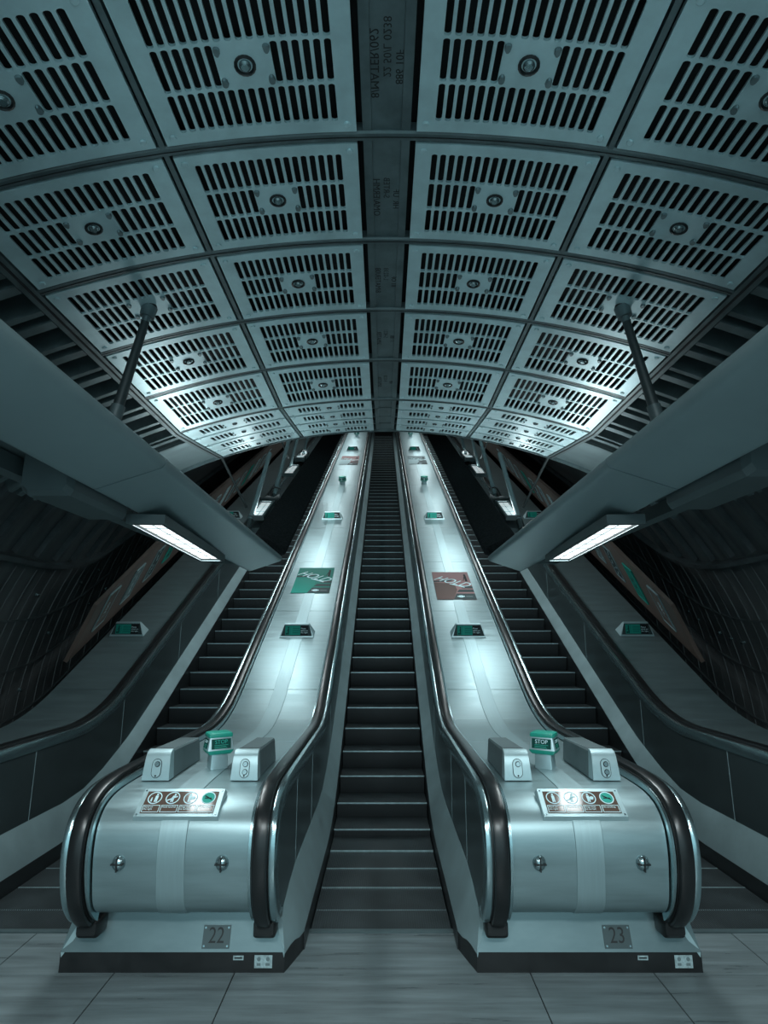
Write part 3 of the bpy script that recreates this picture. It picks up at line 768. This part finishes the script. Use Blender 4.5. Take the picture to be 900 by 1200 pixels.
def beam(s, side):
    root = empty('light_beam', (s * 1.5, 3.27, 2.87), f'long grey level light beam hanging over the {side} balustrade', 'light beam')
    o = Vector((s * 1.5, 3.27, 2.87))
    root2 = root
    X = lambda x: CX + s * x - o.x
    # wing section: rounded inner nose, sloping underside, top falling away outwards
    sec = [(1.36, 2.9835), (1.34, 2.990), (1.318, 3.000), (1.300, 3.025), (1.304, 3.050), (1.325, 3.072), (1.36, 3.088), (1.40, 3.106), (1.70, 3.25), (1.72, 3.25), (1.72, 2.875), (1.712, 2.867), (1.70, 2.8675), (1.68, 2.874)]
    cuts = [-5.2, -.75, 3.268, 7.25]
    for a, c in zip(cuts, cuts[1:]):
        b = MB()
        def ring(y, dz): return [(X(x), y - o.y, z + dz - o.z) for x, z in sec]
        dz = lambda y: -.012 * (y - 3.27) 
        b.loft([ring(a + .006, dz(a)), ring(c - .006, dz(c))]); b.build('beam_casing', M['beam'], root, smooth=50)
    # outer rail that carries the fittings
    b = MB(); b.loft([[(X(x), y - o.y, z - o.z) for x, z in ((2.04, 2.90), (2.10, 2.885), (2.12, 2.92), (2.12, 3.0), (2.04, 3.0))] for y in (-5.2, 7.12)]); b.build('outer_rail', M['beamd'], root)
    b = MB(); b.box(min(X(1.72), X(2.06)), max(X(1.72), X(2.06)), 3.75, 3.83, .02, .12); b.box(min(X(1.72), X(2.06)), max(X(1.72), X(2.06)), -8.4, .95, .14, .16); b.build('rail_bracket', M['beamd'], root)
    # gear box
    y0, y1 = (3.10, 3.76) if s < 0 else (2.70, 3.45)
    def ch(y, k): return [(X(x), y - o.y, z - o.z) for x, z in ((1.75 + k, 2.785 + k), (1.98 - k, 2.785 + k), (2.02 - k, 2.82 + k), (2.02 - k, 3.05), (1.73 + k, 3.05), (1.73 + k, 2.82 + k))]
    b = MB(); b.loft([ch(y0 - .05, .022), ch(y0, 0), ch(y1, 0), ch(y1 + .05, .022)]); b.build('gear_box', M['beamd'], root, smooth=0)
    for yc, L in ((4.92, 1.97), (1.0, 1.97), (-2.6, 1.97)):  # the last two are out of view, added for general fill
        p = Vector((X(1.725), yc - o.y, 2.80 - o.z))
        light_unit(root, p, L, 0, w=.10, yaw=-s * radians(3.9))
        area('lamp_light', (CX + s * 1.725, yc, 2.785), .19, L, W_FIT, (0, 0, -s * radians(3.9)))
    # uplight trough on top of the beam
    b = MB(); b.box(min(X(1.80), X(1.98)), max(X(1.80), X(1.98)), .70, 3.6, .28, .34)
    b.build('uplight_trough', M['beamd'], root)
    b = MB(); b.box(min(X(1.83), X(1.95)), max(X(1.83), X(1.95)), .75, 3.55, .34, .345); b.build('uplight_lens', M['lamp'], root)
    area('uplight', (CX + s * 1.89, 6.0, 3.225), .12, 1.9, W_UP, (pi, radians(-8 * s), 0))
    return root
W_FIT, W_UP, W_INC, W_INU = 29, 14, 15, 6
beam(-1, 'left'); beam(1, 'right')

def incline_beam(s, side):
    o = Vector((s * 1.5, 7.6, 3.1))
    root = empty('inclined_light_beam', o, f'matt black light beam climbing above the {side} balustrade beyond the level beam', 'light beam')
    X = lambda x: CX + s * x - o.x
    def zz(y): return 3.085 + S * (y - 7.56)
    sec = [(1.32, -.004), (1.300, .03), (1.32, .07), (1.68, .26), (1.73, .26), (1.73, -.085), (1.71, -.095)]
    b = MB(); b.loft([[(X(x), y - o.y, zz(y) + z - o.z) for x, z in sec] for y in (7.55, 12, 18, 24, 29.5)]); b.build('beam_casing', M['matt'], root)
    for k, yc in enumerate((8.75, 11.35, 12.75, 16.2, 17.6, 20.0, 22.4, 24.6, 26.8)):  # the last two fittings are added to brighten the top of the climb
        p = Vector((X(1.90), yc - o.y, zz(yc) + .02 - o.z))
        light_unit(root, p + Vector((X(1.51) - X(1.90), 0, -.16)), .8, math.atan(S), w=.10)
        light_unit(root, p + Vector((0, -.05, .20)), .8, math.atan(S), w=.085, flip=True, lamp='tray')
        if k in (0, 2, 4, 6):  # outer downlights, added to brighten the adverts
            light_unit(root, p + Vector((0, 0, .0)), .8, math.atan(S), w=.085)
            area('lamp_light', tuple(p + o + Vector((0, .012, -.035))), .16, .8, 9, (math.atan(S), radians(-18 * s), 0))
        if k in (0, 1, 2, 3, 5, 6, 7, 8):
            area('uplight', tuple(p + o + Vector((0, -.02, .235))), .15, .8, W_INU, (pi + math.atan(S), 0, 0))
            l = area('lamp_light', tuple(p + o + Vector((X(1.51) - X(1.90), .012, -.195))), .18, .95, W_INC, (math.atan(S), 0, 0))
    for k, yc in enumerate((8.95, 12.2, 16.9, 21.7)):
        # bracket: splayed plate with an arched cut-out
        z0 = zz(yc); yb = yc + .35
        def q(x, u): return (X(x), yb - o.y - u * .45, zz(yb) + u * .85 - o.z)
        pts = [(1.70, -.05), (1.76, -.05), (1.80, .10), (1.90, .15), (2.0, .10), (2.06, -.08), (2.14, -.06), (2.10, .30), (2.02, .26), (1.92, .30), (1.82, .27), (1.72, .33)]
        b = MB(); b.hexa([q(x, u) for x, u in pts], [(a, c + .03, d) for a, c, d in [q(x, u) for x, u in pts]]); b.build('hanger_bracket', M['rod'], root, smooth=0)
        for (dx, dy, tx) in ((1.98, -.75, 1.95), (1.90, 1.0, 1.86)):
            yl = yc + dy if dy < 0 else yc + dy - .45
            a = Vector((X(dx), yl - o.y, zz(yl) + .12 - o.z)); e = Vector((X(tx), yl + 1.15 - o.y, zz(yl) + 1.62 - o.z))
            b = MB(); b.tube(a, e, .036, 10); r = b.build('hanger_rod', M['beam'], root)
            b = MB(); b.tube(a - (e - a) * .02, a + (e - a) * .09, .05, 10); b.build('rod_socket', M['rod'], r)
        b = MB(); b.tube((X(2.25), yc - 2.0 - o.y, zz(yc) + .75 - o.z), (X(1.93), yc - 1.1 - o.y, zz(yc) - .05 - o.z), .018, 8); b.build('tie_rod', M['rod'], root)
        b = MB()      # looped cable
        P = catmull([(X(1.80), yc + .7, .30), (X(1.92), yc + .62, .34), (X(2.0), yc + .5, .10), (X(1.93), yc + .25, -.02), (X(1.84), yc + .1, .05)], 4)
        for a, c in zip(P, P[1:]): b.tube((a[0], a[1] - o.y, zz(a[1]) + a[2] - o.z), (c[0], c[1] - o.y, zz(c[1]) + c[2] - o.z), .012, 6)
        b.build('cable_loop', M['rubber'], root)
    return root
incline_beam(-1, 'left'); incline_beam(1, 'right')

# slanting support rods from the ceiling bolts to the level beams
for s, side in ((-1, 'left'), (1, 'right')):
    tm = (T1 + T2) / 2
    top = Vector(ceil(s * tm, (SEAM[2] + SEAM[3]) / 2, .03)); bot = Vector((CX + s * 1.69, 3.33, 3.20))
    root = empty('support_rod', top, f'dark slanting rod from a ceiling panel bolt to the {side} light beam', 'rod')
    d = bot - top
    b = MB(); b.tube((0, 0, 0), d * .08, .05, 14, .045); b.tube(d * .05, d * .13, .03, 12, .024); b.build('rod_socket', M['rib'], root)
    b = MB(); b.tube(d * .12, d * .78, .026, 12, .034); b.build('rod_shaft', M['rod'], root)
    b = MB(); b.tube(d * .76, d, .042, 12); b.build('rod_sleeve', M['beamd'], root)

# ------------------------------------------------------------------ advert panels along the outer walls
SCENES = {-1: ['plain', 'strokes', 'busy', 'teal', 'plain', 'busy', 'strokes', 'light', 'busy', 'plain', 'teal', 'light', 'busy', 'strokes'],
          1: ['plain', 'teal', 'busy', 'strokes', 'plain', 'busy', 'light', 'strokes', 'busy', 'teal', 'plain', 'light', 'busy', 'strokes']}
WORD = ['first', 'second', 'third', 'fourth', 'fifth', 'sixth', 'seventh', 'eighth', 'ninth', 'tenth', 'eleventh', 'twelfth', 'thirteenth', 'fourteenth']
DESC = {'plain': 'brown poster with small pale mark', 'strokes': 'grey poster with pale strokes', 'busy': 'dark poster with busy pale shapes', 'teal': 'teal poster with dark leaf shapes', 'light': 'pale poster with grey bands'}
for s, side in ((-1, 'left'), (1, 'right')):
    P0 = Vector((s * 4.16, 7.80, 1.68))
    u = (Vector((-s * .52, 0, 0)) + N_DIR * .854).normalized()
    out = A_DIR.cross(u) * (1 if s < 0 else -1)   # towards the passengers
    if out.x * s > 0: out = -out
    def PT(a, h, n): return P0 + A_DIR * a + u * h + out * n
    b = MB(); pts = [(0, 0), (25.5, 0), (25.5, 1.25), (2.3, 1.25), (.06, .93)]
    b.hexa([PT(a, h, 0) for a, h in pts], [PT(a, h, -.05) for a, h in pts])
    w = b.build('advert_hoarding', M['brown'], smooth=0); tag(w, f'brown sloping advert panel along the {side} tunnel wall', 'wall panel')
    for k in range(14):
        st = SCENES[s][k]; a0 = .58 + .86 * k
        root = empty('framed_poster', PT(a0, .30, 0), f'{DESC[st]} in a slim frame, {WORD[k]} on the {side} brown panel', 'advert', f'adverts on the {side} brown panel')
        o = PT(a0, .30, 0)
        mw = frame(PT(a0, .30, .004) - o, A_DIR, u) if s < 0 else frame(PT(a0, .30, .004) - o, -A_DIR, u)
        if (mw.to_3x3() @ Vector((0, 0, 1))).dot(out) < 0: mw = mw @ Matrix.Diagonal((-1, 1, -1, 1))
        W, Hh = .17, .62
        b = MB()
        for p in (rect(-W, -.02, W, .005), rect(-W, Hh - .02, W, Hh), rect(-W, 0, -W + .010, Hh), rect(W - .010, 0, W, Hh)):
            b.hexa([mw @ Vector((x, y, 0)) for x, y in p], [mw @ Vector((x, y, .018)) for x, y in p])
        b.build('frame', M['cast' if st != 'teal' else 'greenl'], root, smooth=0)
        bg = {'plain': 'brown', 'strokes': 'grey', 'busy': 'slate', 'teal': 'green', 'light': 'pale'}[st]
        pb = flat('poster', [rect(-W + .010, 0, W - .010, Hh - .02)], M[bg], root, mw, .008, .004)
        rnd = random.Random(k + 100 * s)
        if st == 'plain':
            flat('poster_mark', ringp(0, .30, .035, .014, 12) + ringp(0, .37, .035, .014, 12) + [rect(-.03, .22, -.015, .26), rect(.005, .21, .03, .24)], M['white'], pb, mw, .0125)
            flat('poster_line', [rect(-W + .010, .15, W - .010, .158), rect(-.01, .15, -.004, .18)], M['pale'], pb, mw, .0125)
        elif st == 'teal':
            flat('leaf_shape', [[(rnd.uniform(-.12, .05), y), (rnd.uniform(-.02, .12), y + .03), (rnd.uniform(-.1, .1), y + .09)] for y in (.05, .11, .18, .24, .3, .37)], M['slate'], pb, mw, .0125)
        else:
            sh = []
            for q in range(9):
                x, y = rnd.uniform(-.10, .04), .04 + q * .058
                sh.append([(x, y), (x + rnd.uniform(.02, .08), y + rnd.uniform(0, .02)), (x + rnd.uniform(.03, .09), y + .045), (x + .01, y + .04)])
            flat('poster_shape', sh, M['grey' if st == 'light' else 'pale'], pb, mw, .0125)

# ------------------------------------------------------------------ light
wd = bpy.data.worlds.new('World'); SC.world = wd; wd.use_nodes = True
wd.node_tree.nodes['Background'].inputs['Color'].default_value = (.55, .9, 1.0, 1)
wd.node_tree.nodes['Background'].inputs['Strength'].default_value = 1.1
# added fill lamps, unseen behind the viewpoint
for i, (x, y) in enumerate(((-.75, -1.6), (.75, -1.6))):
    root = empty('fill_light', (x, y, 4.1), f'added unseen fill light behind the viewpoint, {"left" if x < 0 else "right"} one', 'fill light')
    b = MB(); b.box(-.33, .33, -.33, .33, .02, .1); b.build('lamp_housing', M['beamd'], root)
    b = MB(); b.box(-.3, .3, -.3, .3, 0, .02); b.build('lamp_diffuser', M['lamp'], root)
    area('fill_lamp', (x, y, 4.08), .6, .6, 170, (0, 0, 0))

# ------------------------------------------------------------------ camera
cam = bpy.data.cameras.new('Camera'); co = bpy.data.objects.new('Camera', cam); COL.objects.link(co)
cam.sensor_fit = 'VERTICAL'; cam.sensor_height = 36.0; cam.lens = 675 / 1200 * 36.0
co.location = (0, 0, H); co.rotation_euler = (radians(90 + 12.1), 0, 0)
cam.clip_start = .05; cam.clip_end = 200
SC.camera = co
SC.view_settings.view_transform = 'Standard'; SC.view_settings.look = 'None'
SC.view_settings.gamma = 1; SC.view_settings.exposure = 0; SC.view_settings.use_curve_mapping = False
